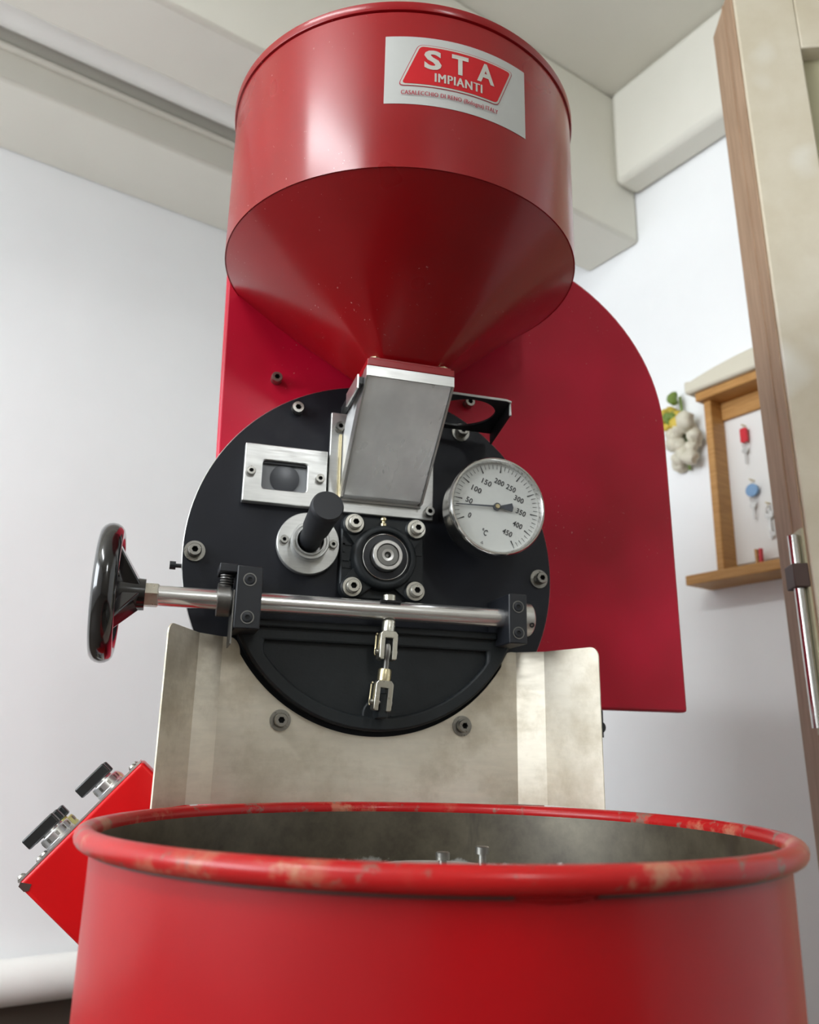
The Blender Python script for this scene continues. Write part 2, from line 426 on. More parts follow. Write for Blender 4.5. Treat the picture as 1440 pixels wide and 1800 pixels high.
bm = NEW(); box(bm, 0.316, 0.338, 0.05, 0.09, -0.205, -0.168); cyl(bm, (0.327, 0.048, -0.192), (0.327, 0.038, -0.192), 0.008); rpart('hinge_lug', bm, 'black_block')
# drum shell and base cabinet behind / below the front plate
bm = NEW(); cyl(bm, (0, 0.012, 0), (0, 0.10, 0), 0.232, seg=64); rpart('drum_shell', bm, 'black_cast')
bm = NEW(); box(bm, -0.165, 0.24, 0.03, 0.60, FLOOR, -0.165); rpart('base_cabinet', bm, 'red_body', bevel=0.006)

# front plate
RP = 0.24
bm = NEW(); lathe(bm, [(0, 0.0), (RP-.004, 0.0), (RP-.004, 0.012)], (0, 0.012, 0), (0, -1, 0), 128)
lathe(bm, [(RP-0.004, 0.004), (RP, 0.004), (RP, 0.011), (RP-0.0008, 0.012)], (0, 0.012, 0), (0, -1, 0), 128, mi=1)
lathe(bm, [(RP-0.0008, 0.012), (0, 0.012)], (0, 0.012, 0), (0, -1, 0), 128)
plate = rpart('front_plate', bm, ['black_plate', 'steel_edge'])
for k, (x, z) in enumerate(((-0.1132, 0.1945), (-0.2255, -0.003), (0.1110, 0.1915), (0.2225, -0.0035))):
    rscrew('bolt', plate, x, z, 0.0, r=0.0078, h=0.011, washer=0.0 if k == 0 else 0.0125)
bm = NEW(); cyl(bm, (-0.236, 0.006, -0.021), (-0.2465, 0.006, -0.021), 0.0025); lathe(bm, [(0, 0), (0.005, 0), (0.005, 0.007), (0, 0.007)], (-0.2455, 0.006, -0.021), (-1, 0, 0), 10)
obj('grub_screw', bm, 'black_block', plate)

# sight window
bm = NEW(); ring_prism(bm, rrect(-0.1758, -0.0723, 0.0625, 0.1378, 0.0012, 5), rrect(-0.1535, -0.0970, 0.0800, 0.1180, 0.005, 5), -0.012, 0.0)
win = rpart('sight_window', bm, 'steel_plate', bevel=0.0012)
bm = NEW(); box(bm, -0.156, -0.095, -0.004, -0.0005, 0.078, 0.12); obj('glass', bm, 'glass_grey', win)
bm = NEW(); lathe(bm, [(0, 0), (0.0185, 0), (0.0185, 0.0012), (0.017, 0.0016), (0, 0.0016)], (-0.1245, -0.004, 0.0975), (0, -1, 0), 40); obj('port', bm, 'glass_disc', win)
bm = NEW(); box(bm, -0.153, -0.0975, -0.008, -0.004, 0.1145, 0.1178); obj('glass_clip', bm, 'black_block', win)
for x, z in ((-0.1672, 0.1005), (-0.0812, 0.0995)): rscrew('bolt', win, x, z, -0.012, r=0.0056, h=0.006, washer=0.0)

# bean spout with its base plate
bm = NEW(); box(bm, -0.0690, 0.0712, -0.006, 0.0, 0.0615, 0.1950)
spb = rpart('spout_base', bm, 'steel_plate', bevel=0.0012)
for x, z in ((-0.0580, 0.1735), (0.0640, 0.0712)): rscrew('bolt', spb, x, z, -0.006, r=0.0066, h=0.011, washer=0.0)
bm = NEW(); tube(bm, [(-0.056, -0.0085, 0.079 + 0.0095*k + random.uniform(-.001, .001)) for k in range(10)], 0.0018, 8); obj('weld_bead', bm, 'zinc_yellow', spb)
bm = NEW(); tube(bm, [(-0.052 + 0.0105*k, -0.0085 + random.uniform(-.0006, .0006), 0.0775) for k in range(11)], 0.0022, 8); obj('weld_bead', bm, 'steel_plate', spb)
SX0, SX1 = -0.0530, 0.0500
sp = [(-0.1400, 0.2020), (-0.1400, 0.1900), (-0.0200, 0.0790), (-0.006, 0.0790), (-0.006, 0.165), (-0.045, 0.2020)]
bm = NEW(); prism(bm, sp, SX0, SX1, 'yz')
spout = rpart('spout', bm, 'steel_spout', bevel=0.0022)
for x0, x1 in ((SX0-0.0022, SX0), (SX1, SX1+0.0022)):          # folded side flanges standing a little proud of the face
    bm = NEW(); prism(bm, [(-0.1418, 0.2020), (-0.1418, 0.1895), (-0.0215, 0.0778), (-0.006, 0.0778), (-0.006, 0.086), (-0.127, 0.2020)], x0, x1, 'yz')
    obj('side_flange', bm, 'steel_edge', spout)
bm = NEW(); box(bm, SX0-0.0012, SX1+0.0012, -0.1425, -0.1402, 0.1895, 0.2020); obj('top_band', bm, 'steel_plate', spout)
# slide gate with oval finger hole and folded end
GZ = 0.1885
bm = NEW()
gx0, gx1, gy0, gy1 = SX1-0.004, 0.1325, -0.128, -0.020
outer = [(gx0, gy0), (gx1-.008, gy0), (gx1-.002, gy0+.003), (gx1, gy0+.010), (gx1+.015, gy1), (gx0, gy1)]
NH = 48
hc, hrx, hry = ((gx0+gx1)/2-0.002, (gy0+gy1)/2-0.002), 0.0400, 0.0435
def ray_poly(poly, c, d):
    best = None
    for (x1, y1), (x2, y2) in zip(poly, poly[1:]+poly[:1]):
        ex, ey = x2-x1, y2-y1; den = d[0]*ey - d[1]*ex
        if abs(den) < 1e-12: continue
        tt = ((x1-c[0])*ey - (y1-c[1])*ex)/den; s_ = ((x1-c[0])*d[1] - (y1-c[1])*d[0])/den
        if tt > 0 and -1e-6 <= s_ <= 1+1e-6 and (best is None or tt < best): best = tt
    return (c[0]+d[0]*best, c[1]+d[1]*best)
angs = sorted([2*PI*k/NH for k in range(NH)] + [math.atan2(p[1]-hc[1], p[0]-hc[0]) % (2*PI) for p in outer])
oo = [ray_poly(outer, hc, (math.cos(a), math.sin(a))) for a in angs]
ii = [(hc[0]+hrx*math.cos(a), hc[1]+hry*math.sin(a)) for a in angs]
ring_prism(bm, oo, ii, GZ-0.0012, GZ+0.0012, 'xy')
gate = rpart('slide_gate', bm, ['black_gate'], bevel=0)
bm = NEW(); prism(bm, [(gx1-.0012, gy0+.008), (gx1+.0012, gy0+.008), (gx1+.0160, gy1), (gx1+.0136, gy1)], GZ-0.016, GZ+0.0012, 'xy'); obj('end_lip', bm, 'black_gate', gate)
bm = NEW(); tube(bm, [(gx0, gy0-.0006, GZ), (gx1-.008, gy0-.0006, GZ), (gx1-.001, gy0+.0025, GZ), (gx1+.0008, gy0+.009, GZ), (gx1+.0008, gy0+.008, GZ-.016)], 0.0015, 8); obj('bare_edge', bm, 'steel_plate', gate)
bm = NEW(); prism(bm, [(-0.128, GZ+.004), (-0.128, GZ-.004), (-0.030, GZ-.004), (-0.030, GZ+.004)], SX0-0.0085, SX0-0.0022, 'yz'); obj('gate_guide', bm, 'black_gate', gate)
bm = NEW(); box(bm, SX0-0.0105, SX0-0.0085, -0.13, -0.07, GZ-0.011, GZ+.006); obj('gate_guide', bm, 'steel_edge', gate)

# hopper
HX, HY, HR, HZ0, HZ1 = -0.0037, -0.0895, 0.2204, 0.351, 0.5505
bm = NEW(); lathe(bm, [(HR-0.004, 0.0), (HR, 0.0), (HR, HZ1-HZ0), (HR-0.003, HZ1-HZ0), (HR-.003, 0.004)], (HX, HY, HZ0), (0, 0, 1), 160)
hop = rpart('hopper', bm, 'red_hopper')
bm = NEW(); lathe(bm, [(HR-0.002, 0.0), (HR+0.0020, 0.001), (HR+0.0030, 0.004), (HR+0.0030, 0.0105), (HR+0.0015, 0.0125), (HR-0.006, 0.0125), (HR-0.006, 0.004), (0, 0.004)], (HX, HY, HZ1+0.0008), (0, 0, 1), 160)
obj('hopper_rim', bm, 'red_hopper', hop)
bm = NEW()          # cone that runs from the round bin to the square outlet
rows = []
FX, FY, FZ = -0.0015, -0.0905, 0.213
for j in range(13):
    f = j/12; row = []
    for k in range(160):
        t = 2*PI*k/160; ct, st_ = math.cos(t), math.sin(t)
        q = 0.043/max(abs(ct), abs(st_)); q = min(q, 0.052)
        a = Vector((HX + (HR-.0008)*ct, HY + (HR-.0008)*st_, HZ0+.0006)); b = Vector((FX + q*ct, FY + q*st_, FZ))
        row.append(bm.verts.new(a.lerp(b, f)))
    rows.append(row)
for A, B in zip(rows, rows[1:]):
    for k in range(160): bm.faces.new((A[k], A[(k+1) % 160], B[(k+1) % 160], B[k]))
obj('hopper_cone', bm, 'red_hopper', hop, smooth=60)
bm = NEW(); box(bm, FX-0.0535, FX+0.0535, -0.1435, -0.038, 0.2020, 0.2105); obj('outlet_flange', bm, 'red_hopper', hop, bevel=0.0008)
bm = NEW(); box(bm, FX-0.0500, FX+0.0500, -0.1400, -0.042, 0.2105, 0.2140); obj('outlet_flange', bm, 'red_hopper', hop)
for x, y in ((-0.0440, -0.131), (0.0410, -0.131), (-0.0440, -0.05), (0.0410, -0.05)):
    bm = NEW(); hex_head(bm, (x, y, 0.2105), (0, 0, 1), 0.0068, 0.0072); obj('flange_bolt', bm, 'zinc_yellow', hop)

# maker's sticker wrapped around the hopper; print is laid out flat in (arc length, z) and bent on
def wrap(bm, R, step=0.006):
    bmesh.ops.triangulate(bm, faces=bm.faces[:])
    xs = [v.co.x for v in bm.verts]; x = math.ceil(min(xs)/step)*step
    while x < max(xs):
        bmesh.ops.bisect_plane(bm, geom=bm.verts[:]+bm.edges[:]+bm.faces[:], plane_co=(x, 0, 0), plane_no=(1, 0, 0)); x += step
    for v in bm.verts:
        t = v.co.x/HR; v.co = Vector((HX + R*math.cos(t), HY + R*math.sin(t), v.co.z))
def text_bm(s, size, offset=0.0, sx=1.0, space=1.0):
    cu = bpy.data.curves.new('lettering', 'FONT'); cu.body = s; cu.size = size; cu.offset = offset; cu.space_character = space; cu.align_x = 'CENTER'; cu.align_y = 'CENTER'; cu.resolution_u = 3
    o = bpy.data.objects.new('lettering', cu); COL.objects.link(o); bpy.context.view_layer.update()
    me = bpy.data.meshes.new_from_object(o.evaluated_get(bpy.context.evaluated_depsgraph_get()))
    COL.objects.unlink(o); bpy.data.objects.remove(o); bpy.data.curves.remove(cu)
    bm = NEW(); bm.from_mesh(me); bpy.data.meshes.remove(me)
    xs = [v.co.x for v in bm.verts]; ys = [v.co.y for v in bm.verts]
    cx, cy = (min(xs)+max(xs))/2, (min(ys)+max(ys))/2
    for v in bm.verts: v.co.x = (v.co.x-cx)*sx; v.co.y -= cy
    return bm, (max(xs)-min(xs))*sx, max(ys)-min(ys)
def fit_text(s, w, h, offset=0.0, space=1.0):
    """flat lettering stretched to width w and height h, centred on 0"""
    bm, tw, thh = text_bm(s, 1.0, offset, space=space)
    for v in bm.verts: v.co = Vector((v.co.x*w/tw, v.co.y*h/thh, 0))
    return bm
def arc(deg): return math.radians(deg)*HR
bm = NEW(); vs = [bm.verts.new((x, 0, z)) for x, z in ((arc(-110.9), 0.4292), (arc(-67.3), 0.4285), (arc(-67.3), 0.5185), (arc(-110.9), 0.5168))]; bm.faces.new(vs)
wrap(bm, HR+0.0004); stk = rpart('maker_sticker', bm, 'sticker_white')
def badge(ins):
    P = [Vector((arc(a), z)) for a, z in ((-107.2, 0.4520), (-77.6, 0.4520), (-72.0, 0.5072), (-101.6, 0.5072))]
    c = sum(P, Vector((0, 0)))/4; out = []
    n = len(P)
    lines = []
    for i in range(n):
        a, b = P[i], P[(i+1) % n]; d = (b-a).normalized(); nn = Vector((-d.y, d.x)); lines.append((a + nn*ins, d))
    Q = []
    for i in range(n):
        (a, d), (b, e) = lines[i-1], lines[i]
        den = d.x*e.y - d.y*e.x; tt = ((b.x-a.x)*e.y - (b.y-a.y)*e.x)/den; Q.append(a + d*tt)
    r = 0.0062 - ins*0.6
    for i in range(n):
        p, q0, q1 = Q[i], Q[i-1], Q[(i+1) % n]
        a = p + (q0-p).normalized()*r; b = p + (q1-p).normalized()*r
        for k in range(7):
            f = k/6; out.append(a*(1-f)**2 + p*2*f*(1-f) + b*f*f)
    return out
for nm, ins, m, dr in (('badge_outline', 0.0, 'print_red', 0.0007), ('badge_border', 0.0009, 'print_cream', 0.0010), ('badge_field', 0.0030, 'sticker_red', 0.0013)):
    bm = NEW(); bm.faces.new([bm.verts.new((p.x, 0, p.y)) for p in badge(ins)])
    wrap(bm, HR+dr); obj(nm, bm, m, stk)
def sticker_text(nm, s, a, z, w, h, m, off=0.0, space=1.0, bold=0.0):
    bm = fit_text(s, w, h, off, space)
    if bold:                                            # heavier strokes: the outline printed twice, a hair apart
        g = bmesh.ops.duplicate(bm, geom=bm.verts[:]+bm.edges[:]+bm.faces[:])['geom']
        dup = {e_ for e_ in g if isinstance(e_, bmesh.types.BMVert)}
        for v in bm.verts: v.co.x += bold if v in dup else -bold
    for v in bm.verts: v.co = Vector((v.co.x + arc(a), 0, v.co.y + z))
    wrap(bm, HR+0.0017); obj(nm, bm, m, stk, smooth=0)
for ch, a, w in (('S', -97.5, 0.0190), ('T', -89.6, 0.0190), ('A', -81.7, 0.0215)): sticker_text('lettering', ch, a, 0.4875, w, 0.0255, 'print_cream', 0.035)
sticker_text('lettering', 'IMPIANTI', -89.9, 0.4652, arc(-83.0)-arc(-96.9), 0.0112, 'print_cream', 0.0, 1.12, 0.00045)
sticker_text('lettering', 'CASALECCHIO DI RENO (Bologna) ITALY', -92.0, 0.4420, arc(-77.8)-arc(-106.2), 0.0072, 'print_red', 0.0, 1.08, 0.00018)

# thermometer gauge
GX, GZc = 0.1297, 0.0655; GR = 0.0633
bm = NEW(); lathe(bm, [(0, 0.0), (0.034, 0.0), (0.034, 0.046), (0.030, 0.05), (0, 0.05)], (GX-0.004, 0.0, GZc-0.004), (0, -1, 0), 48)
gau = rpart('thermometer', bm, 'black_cast')
bm = NEW(); lathe(bm, [(0, 0.048), (0.058, 0.048), (0.0605, 0.051), (0.0605, 0.076), (0.0625, 0.078), (0.0633, 0.082), (0.0630, 0.086), (0.0615, 0.0890), (0.0595, 0.0890), (0.0578, 0.0865), (0.0572, 0.0805)], (GX, 0, GZc), (0, -1, 0), 96)
obj('case', bm, 'steel_bright', gau)
bm = NEW(); lathe(bm, [(0.0573, 0.0795), (0.0573, 0.0805), (0, 0.0805)], (GX, 0, GZc), (0, -1, 0), 96); dial = obj('dial', bm, 'dial_white', gau)
def dpt(ang, r, y=-0.0809):
    a = math.radians(ang); return Vector((GX + r*math.cos(a), y, GZc + r*math.sin(a)))
def dang(T): return 201.2 - T*267.0/450
for k in range(46):
    bm = NEW()
    a = dang(10*k); major = k % 5 == 0
    r0, r1, w = (0.0455, 0.0555, 0.00055) if major else (0.0495, 0.0555, 0.00034)
    d = math.radians(a); tx = Vector((-math.sin(d), 0, math.cos(d)))
    p, q = dpt(a, r0), dpt(a, r1)
    bm.faces.new([bm.verts.new(v) for v in (p - tx*w*(1.5 if major else 1), p + tx*w*(1.5 if major else 1), q + tx*w*.6, q - tx*w*.6)]); obj('scale_tick', bm, 'print_black', gau)
DR = math.radians(-21.5)
def dial_text(s, c, w, h, off=0.020):
    bm = fit_text(s, w, h, off, 1.08)
    for v in bm.verts:
        x, y = v.co.x, v.co.y
        v.co = Vector((c.x + x*math.cos(DR) - y*math.sin(DR), -0.0809, c.z + x*math.sin(DR) + y*math.cos(DR)))
    obj('numeral', bm, 'print_black', gau, smooth=0)
for k in range(10):
    T = 50*k; s = str(T); rr = 0.0395 - 0.0016*len(s) - (0.0015 if 100 <= T <= 350 else 0)
    dial_text(s, dpt(dang(T), rr), {1: 0.0040, 2: 0.0088, 3: 0.0132}[len(s)], 0.0072)
dial_text('°C', dpt(-115.5, 0.0370), 0.0075, 0.0085)
bm = NEW(); c = dpt(-112.5, 0.0510); vs = [bm.verts.new((c.x+0.0022*math.cos(t), -0.0809, c.z+0.0022*math.sin(t))) for t in (DR+PI/2, DR+PI/2+2.09, DR+PI/2+4.19)]
vi = [bm.verts.new((c.x+0.0012*math.cos(t), -0.0809, c.z+0.0012*math.sin(t))) for t in (DR+PI/2, DR+PI/2+2.09, DR+PI/2+4.19)]
for k in range(3): bm.faces.new((vs[k], vs[(k+1) % 3], vi[(k+1) % 3], vi[k]))
obj('dial_mark', bm, 'print_black', gau)
bm = NEW(); a = -178.4; d = math.radians(a); n_ = Vector((-math.sin(d), 0, math.cos(d))); yy = -0.0838
A = [dpt(a, 0.0545, yy)+n_*0.0005, dpt(a, 0.0545, yy)-n_*0.0005, dpt(a, 0.004, yy)-n_*0.0012, dpt(a+180, 0.004, yy)-n_*0.0012, dpt(a+180, 0.020, yy)-n_*0.0055, dpt(a+180, 0.0215, yy), dpt(a+180, 0.020, yy)+n_*0.0055, dpt(a+180, 0.004, yy)+n_*0.0012, dpt(a, 0.004, yy)+n_*0.0010]
prism(bm, [(p.x, p.z) for p in A], yy-0.0004, yy+0.0004); obj('pointer', bm, 'pointer_dark', gau)
bm = NEW(); lathe(bm, [(0, 0), (0.0047, 0), (0.0047, 0.004), (0, 0.004)], (GX, -0.0806, GZc), (0, -1, 0), 24); obj('pointer_hub', bm, 'pointer_dark', gau)
bm = NEW(); lathe(bm, [(0, 0), (0.0032, 0), (0.0028, 0.0014), (0, 0.0014)], (GX, -0.0846, GZc), (0, -1, 0), 8); obj('pointer_screw', bm, 'zinc_yellow', gau)

# trier (sampling scoop) with rubber handle
TX, TZ = -0.0908, 0.0165
bm = NEW(); lathe(bm, [(0, 0), (0.0390, 0.0), (0.0390, 0.0085), (0.0382, 0.0095), (0.0235, 0.0095), (0.0235, 0.0245), (0.0228, 0.0255), (0.0205, 0.0255), (0.0200, 0.0225), (0.0186, 0.0225), (0.0180, 0.0265), (0.0165, 0.0265), (0.0165, 0.01), (0, 0.01)], (TX, 0, TZ), (0, -1, 0), 64)
tr = rpart('trier', bm, 'steel_plate')
for x, z in ((TX-0.0305, TZ+0.0015), (TX+0.0305, TZ+0.0005)): rscrew('bolt', tr, x, z, -0.0095, r=0.0052, h=0.0055, washer=0.0)
tip = Vector((-0.0885, -0.118, 0.0355)); base = Vector((TX, -0.012, TZ+0.001)); L = (tip-base).length
bm = NEW(); lathe(bm, [(0, 0), (0.0140, 0), (0.0140, L*0.32), (0.0165, L*0.42), (0.0176, L*0.80), (0.0186, L*0.86), (0.0190, L*0.93), (0.0187, L*0.975), (0.0172, L), (0, L*1.003)], base, tip-base, 40); obj('handle', bm, 'black_rubber', tr, smooth=50)

# flanged bearing
BX, BZ = 0.0035, 0.0035
bm = NEW(); prism(bm, rrect(BX-0.054, BX+0.054, BZ-0.0525, BZ+0.0525, 0.014, 6), -0.012, 0.0)
brg = rpart('bearing_flange', bm, 'black_cast', bevel=0.002)
for sx in (-1, 1):
    for sz in (-1, 1):
        bm = NEW(); x, z = BX + sx*0.0402, BZ + sz*0.0400
        lathe(bm, [(0.0145, 0.0), (0.0138, 0.0125), (0.0125, 0.014), (0, 0.014)], (x, -0.008, z), (0, -1, 0), 32)
        # web between the boss and the round housing
        d = Vector((-sx, 0, -sz)).normalized(); e = Vector((d.z, 0, -d.x))
        p = Vector((x, 0, z)); A = [p + e*0.0138, p - e*0.0138, p + d*0.03 - e*0.018, p + d*0.03 + e*0.018]
        prism(bm, [(q.x, q.z) for q in A], -0.0195, -0.009); obj('bolt_boss', bm, 'black_cast', brg)
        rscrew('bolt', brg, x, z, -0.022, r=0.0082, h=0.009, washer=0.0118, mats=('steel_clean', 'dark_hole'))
bm = NEW(); lathe(bm, [(0.0425, 0.008), (0.0405, 0.024), (0.0385, 0.0275), (0.0345, 0.0290), (0.0325, 0.0280), (0.0320, 0.0235), (0.0295, 0.0235), (0, 0.0235)], (BX, 0, BZ), (0, -1, 0), 72); obj('housing', bm, 'black_cast', brg, smooth=50)
bm = NEW(); torus(bm, (BX, -0.0255, BZ), (0, -1, 0), 0.0288, 0.0006, 72, 8); obj('seal_ring', bm, 'steel_bright', brg)
bm = NEW(); lathe(bm, [(0.0288, 0.0225), (0.0288, 0.0250), (0.0205, 0.0265), (0.0200, 0.026)], (BX, 0, BZ), (0, -1, 0), 64); obj('seal', bm, 'black_rubber', brg)
bm = NEW(); lathe(bm, [(0.0190, 0.022), (0.0190, 0.0375), (0.0182, 0.0385), (0.0145, 0.0385), (0.0140, 0.033)], (BX, 0, BZ), (0, -1, 0), 48); obj('inner_ring', bm, 'steel_edge', brg)
bm = NEW(); lathe(bm, [(0.0140, 0.020), (0.0140, 0.0365), (0.0130, 0.0375), (0.0042, 0.0375), (0.0020, 0.0335), (0, 0.0335)], (BX, 0, BZ), (0, -1, 0), 40); obj('drum_shaft', bm, 'steel_collar', brg)
bm = NEW(); lathe(bm, [(0.0042, 0.0376), (0.0075, 0.0379), (0.0068, 0.0376)], (BX, 0, BZ), (0, -1, 0), 24); obj('centre_mark', bm, 'steel_edge', brg)
bm = NEW(); lathe(bm, [(0, 0), (0.0042, 0), (0.0042, 0.004), (0.0022, 0.0055), (0.0022, 0.007), (0.0040, 0.0085), (0.0040, 0.0105), (0.002, 0.013), (0, 0.013)], (BX-0.002, -0.020, BZ+0.0395), (0, 0, 1), 16); obj('grease_nipple', bm, 'zinc_yellow', brg)
for ch, dx, dz in (('F', -0.0460, 0.010), ('S', -0.0460, -0.009), ('B', 0.0465, 0.004)):      # raised casting marks
    bm = NEW(); x, z = BX+dx, BZ+dz
    if ch == 'F': box(bm, x-.0055, x+.0055, -.0135, -.012, z+.004, z+.0065); box(bm, x-.0055, x-.003, -.0135, -.012, z-.005, z+.0065)
    elif ch == 'S': box(bm, x-.005, x+.0055, -.0135, -.012, z+.003, z+.005); box(bm, x+.003, x+.0055, -.0135, -.012, z-.005, z+.005); box(bm, x-.005, x+.0055, -.0135, -.012, z-.006, z-.004)
    else: box(bm, x-.005, x+.005, -.0135, -.012, z+.004, z+.006); box(bm, x-.005, x-.003, -.0135, -.012, z-.010, z+.001)
    obj('casting_mark', bm, 'black_cast', brg)

# discharge door: half-moon with raised border
DC, DRr, DT = -0.018, 0.1885, -0.086
def moon(r, top, n=40, rc=0.012):
    a0 = math.asin((top-DC)/r); pts = []
    for k in range(n+1):
        a = a0 - (PI + 2*a0)*k/n
        pts.append((r*math.cos(a), DC + r*math.sin(a)))
    return pts
bm = NEW(); prism(bm, moon(DRr, DT), -0.016, 0.0); ddoor = rpart('discharge_door', bm, 'black_cast')
inn = [(max(-0.139, min(0.139, x)), z) for x, z in moon(DRr-0.0165, DT-0.020)]
bm = NEW(); ring_prism(bm, moon(DRr, DT), inn, -0.025, -0.014); obj('door_border', bm, 'black_cast', ddoor, bevel=0.003)
bm = NEW(); box(bm, -0.150, 0.150, -0.032, -0.02, DT-0.006, DT+0.003); obj('top_lip', bm, 'black_cast', ddoor, bevel=0.002)
bm = NEW(); box(bm, -0.0055, 0.0055, -0.050, -0.014, -0.192, -0.164); lathe(bm, [(0.0185, 0), (0.0175, 0.004), (0.0, 0.005)], (0, -0.015, -0.187), (0, -1, 0), 24); obj('pull_lug', bm, 'black_cast', ddoor, bevel=0.0015)

# locking shaft with its bearing blocks and hand wheel
SY, SZ = -0.0460, -0.0670
bm = NEW(); cyl(bm, (-0.262, SY, SZ), (0.178, SY, SZ), 0.0115, seg=40); shaft = rpart('locking_shaft', bm, 'shaft_chrome')
def lock_block(x0, x1, z0, z1):
    bm = NEW(); box(bm, x0, x1, -0.070, 0.0, z0, z1); b = rpart('bearing_block', bm, 'black_block', bevel=0.0016)
    cx = (x0+x1)/2
    for z in (z1-0.016, z0+0.013):
        bm = NEW(); lathe(bm, [(0.0075, 0.0), (0.0075, 0.0008), (0.0062, 0.0008)], (cx, -0.070, z), (0, -1, 0), 28); obj('counterbore', bm, 'steel_collar', b)
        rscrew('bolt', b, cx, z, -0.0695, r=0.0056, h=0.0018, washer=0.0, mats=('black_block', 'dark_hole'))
    return b
bl = lock_block(-0.1790, -0.1500, -0.1015, -0.0300)
br_ = lock_block(0.1495, 0.1735, -0.1005, -0.0395)
bm = NEW(); box(bm, -0.1985, -0.178, -0.068, -0.030, -0.0385, -0.0285); obj('spring_arm', bm, 'black_block', bl, bevel=0.0012)
bm = NEW(); lathe(bm, [(0, 0), (0.0075, 0), (0.006, 0.002), (0, 0.0025)], (-0.1885, -0.05, -0.0285), (0, 0, 1), 20); obj('spring_cap', bm, 'black_block', bl)
bm = NEW(); pts = []
for k in range(61):
    a = 2*PI*5*k/60; pts.append((-0.1885+0.0068*math.cos(a), -0.052+0.0068*math.sin(a), -0.0385-0.0145*k/60))
tube(bm, pts, 0.0012, 6); obj('spring', bm, 'steel_collar', bl)
bm = NEW(); lathe(bm, [(0.0115, 0), (0.0190, 0), (0.0190, 0.0135), (0.0175, 0.0155), (0.0115, 0.0155)], (-0.1975, SY, SZ), (1, 0, 0), 36); obj('shaft_collar', bm, 'steel_collar', shaft)
bm = NEW(); box(bm, -0.1812, -0.1797, -0.066, -0.02, -0.118, -0.058); obj('spring_leaf', bm, 'steel_collar', bl)
bm = NEW(); lathe(bm, [(0.0, 0), (0.0205, 0), (0.0205, 0.011), (0.0185, 0.013), (0, 0.013)], (0.1745, SY, SZ), (1, 0, 0), 40); ec = obj('end_collar', bm, 'steel_edge', shaft)
bm = NEW(); lathe(bm, [(0.0032, 0), (0.0032, 0.0008), (0.0016, 0.0008), (0.0016, -0.002), (0, -0.002)], (0.182, SY-0.0185, SZ-0.009), (0, -0.9, -0.43), 16); obj('set_screw', bm, 'black_block', shaft)
bm = NEW(); lathe(bm, [(0.0, 0), (0.0140, 0), (0.0140, 0.013), (0.0125, 0.0145), (0.0115, 0.0145)], (-0.2755, SY, SZ), (1, 0, 0), 6); obj('lock_nut', bm, 'zinc_fork', shaft)
WXc = -0.3150
bm = NEW(); torus(bm, (WXc, SY, SZ), (1, 0, 0), 0.0660, 0.0105, 72, 16, rx=0.0125)
wheel = rpart('hand_wheel', bm, 'black_bakelite')
bm = NEW(); lathe(bm, [(0, 0), (0.0190, 0), (0.0190, 0.018), (0.0180, 0.030), (0.0175, 0.0395), (0, 0.0395)], (-0.3150, SY, SZ), (1, 0, 0), 36); obj('wheel_hub', bm, 'black_bakelite', wheel)
for k in range(3):
    a = math.radians(90 + 18 + 120*k); d = Vector((0, math.cos(a), math.sin(a))); e = Vector((0, -math.sin(a), math.cos(a)))
    c = Vector((0, SY, SZ)); bm = NEW()
    A = [(c + d*0.012 + s*e*0.013 + Vector((x, 0, 0))) for s in (-1, 1) for x in (-0.300, -0.280)]
    B = [(c + d*0.060 + s*e*0.0085 + Vector((x, 0, 0))) for s in (-1, 1) for x in (-0.319, -0.310)]
    va = [bm.verts.new(p) for p in A]; vb = [bm.verts.new(p) for p in B]
    for q in ((0, 1), (1, 3), (3, 2), (2, 0)): bm.faces.new((va[q[0]], va[q[1]], vb[q[1]], vb[q[0]]))
    bm.faces.new([va[i] for i in (0, 1, 3, 2)]); bm.faces.new([vb[i] for i in (0, 1, 3, 2)])
    obj('spoke', bm, 'black_bakelite', wheel, bevel=0.002)

# clevis linkage hanging from the shaft
def clevis(name, top, bot, brass):
    top = Vector(top); bot = Vector(bot); d = (bot-top).normalized(); L = (bot-top).length
    ex = Vector((1, 0, 0)); ex = (ex - d*ex.dot(d)).normalized(); ey = d.cross(ex)
    M = Matrix((ex, ey, d)).transposed().to_4x4(); M.translation = top
    bm = NEW(); lathe(bm, [(0, 0), (0.0072, 0), (0.0080, 0.0015), (0.0080, L*0.30), (0, L*0.30)], top, d, 20); root = rpart(name, bm, brass)
    bm = NEW()
    prism(bm, [(-0.0105, L*0.36), (-0.0075, L*0.28), (0.0075, L*0.28), (0.0105, L*0.36), (0.0105, L*0.97), (0.0085, L), (0.0048, L), (0.0048, L*0.46), (-0.0048, L*0.46), (-0.0048, L), (-0.0085, L), (-0.0105, L*0.97)], -0.0085, 0.0085)
    for v in bm.verts: v.co = M @ v.co
    obj('fork', bm, 'zinc_fork', root, bevel=0.0008)
    p = top + d*(L*0.80); bm = NEW(); cyl(bm, p - ex*0.0140, p + ex*0.0125, 0.0032, seg=14); obj('pin', bm, 'steel_bolt', root)
    bm = NEW(); q = p - ex*0.0128
    pts = [q + ey*(-0.004) + d*0.004, q + ey*(-0.0065), q + ey*(-0.0055) - d*(L*0.42), q + ey*(-0.001) - d*(L*0.45)]
    tube(bm, pts, 0.0010, 8); obj('clip', bm, 'zinc_yellow', root)
    return root
c1 = clevis('clevis', (0.0045, -0.0465, -0.0790), (0.0020, -0.0480, -0.1260), 'zinc_fork')
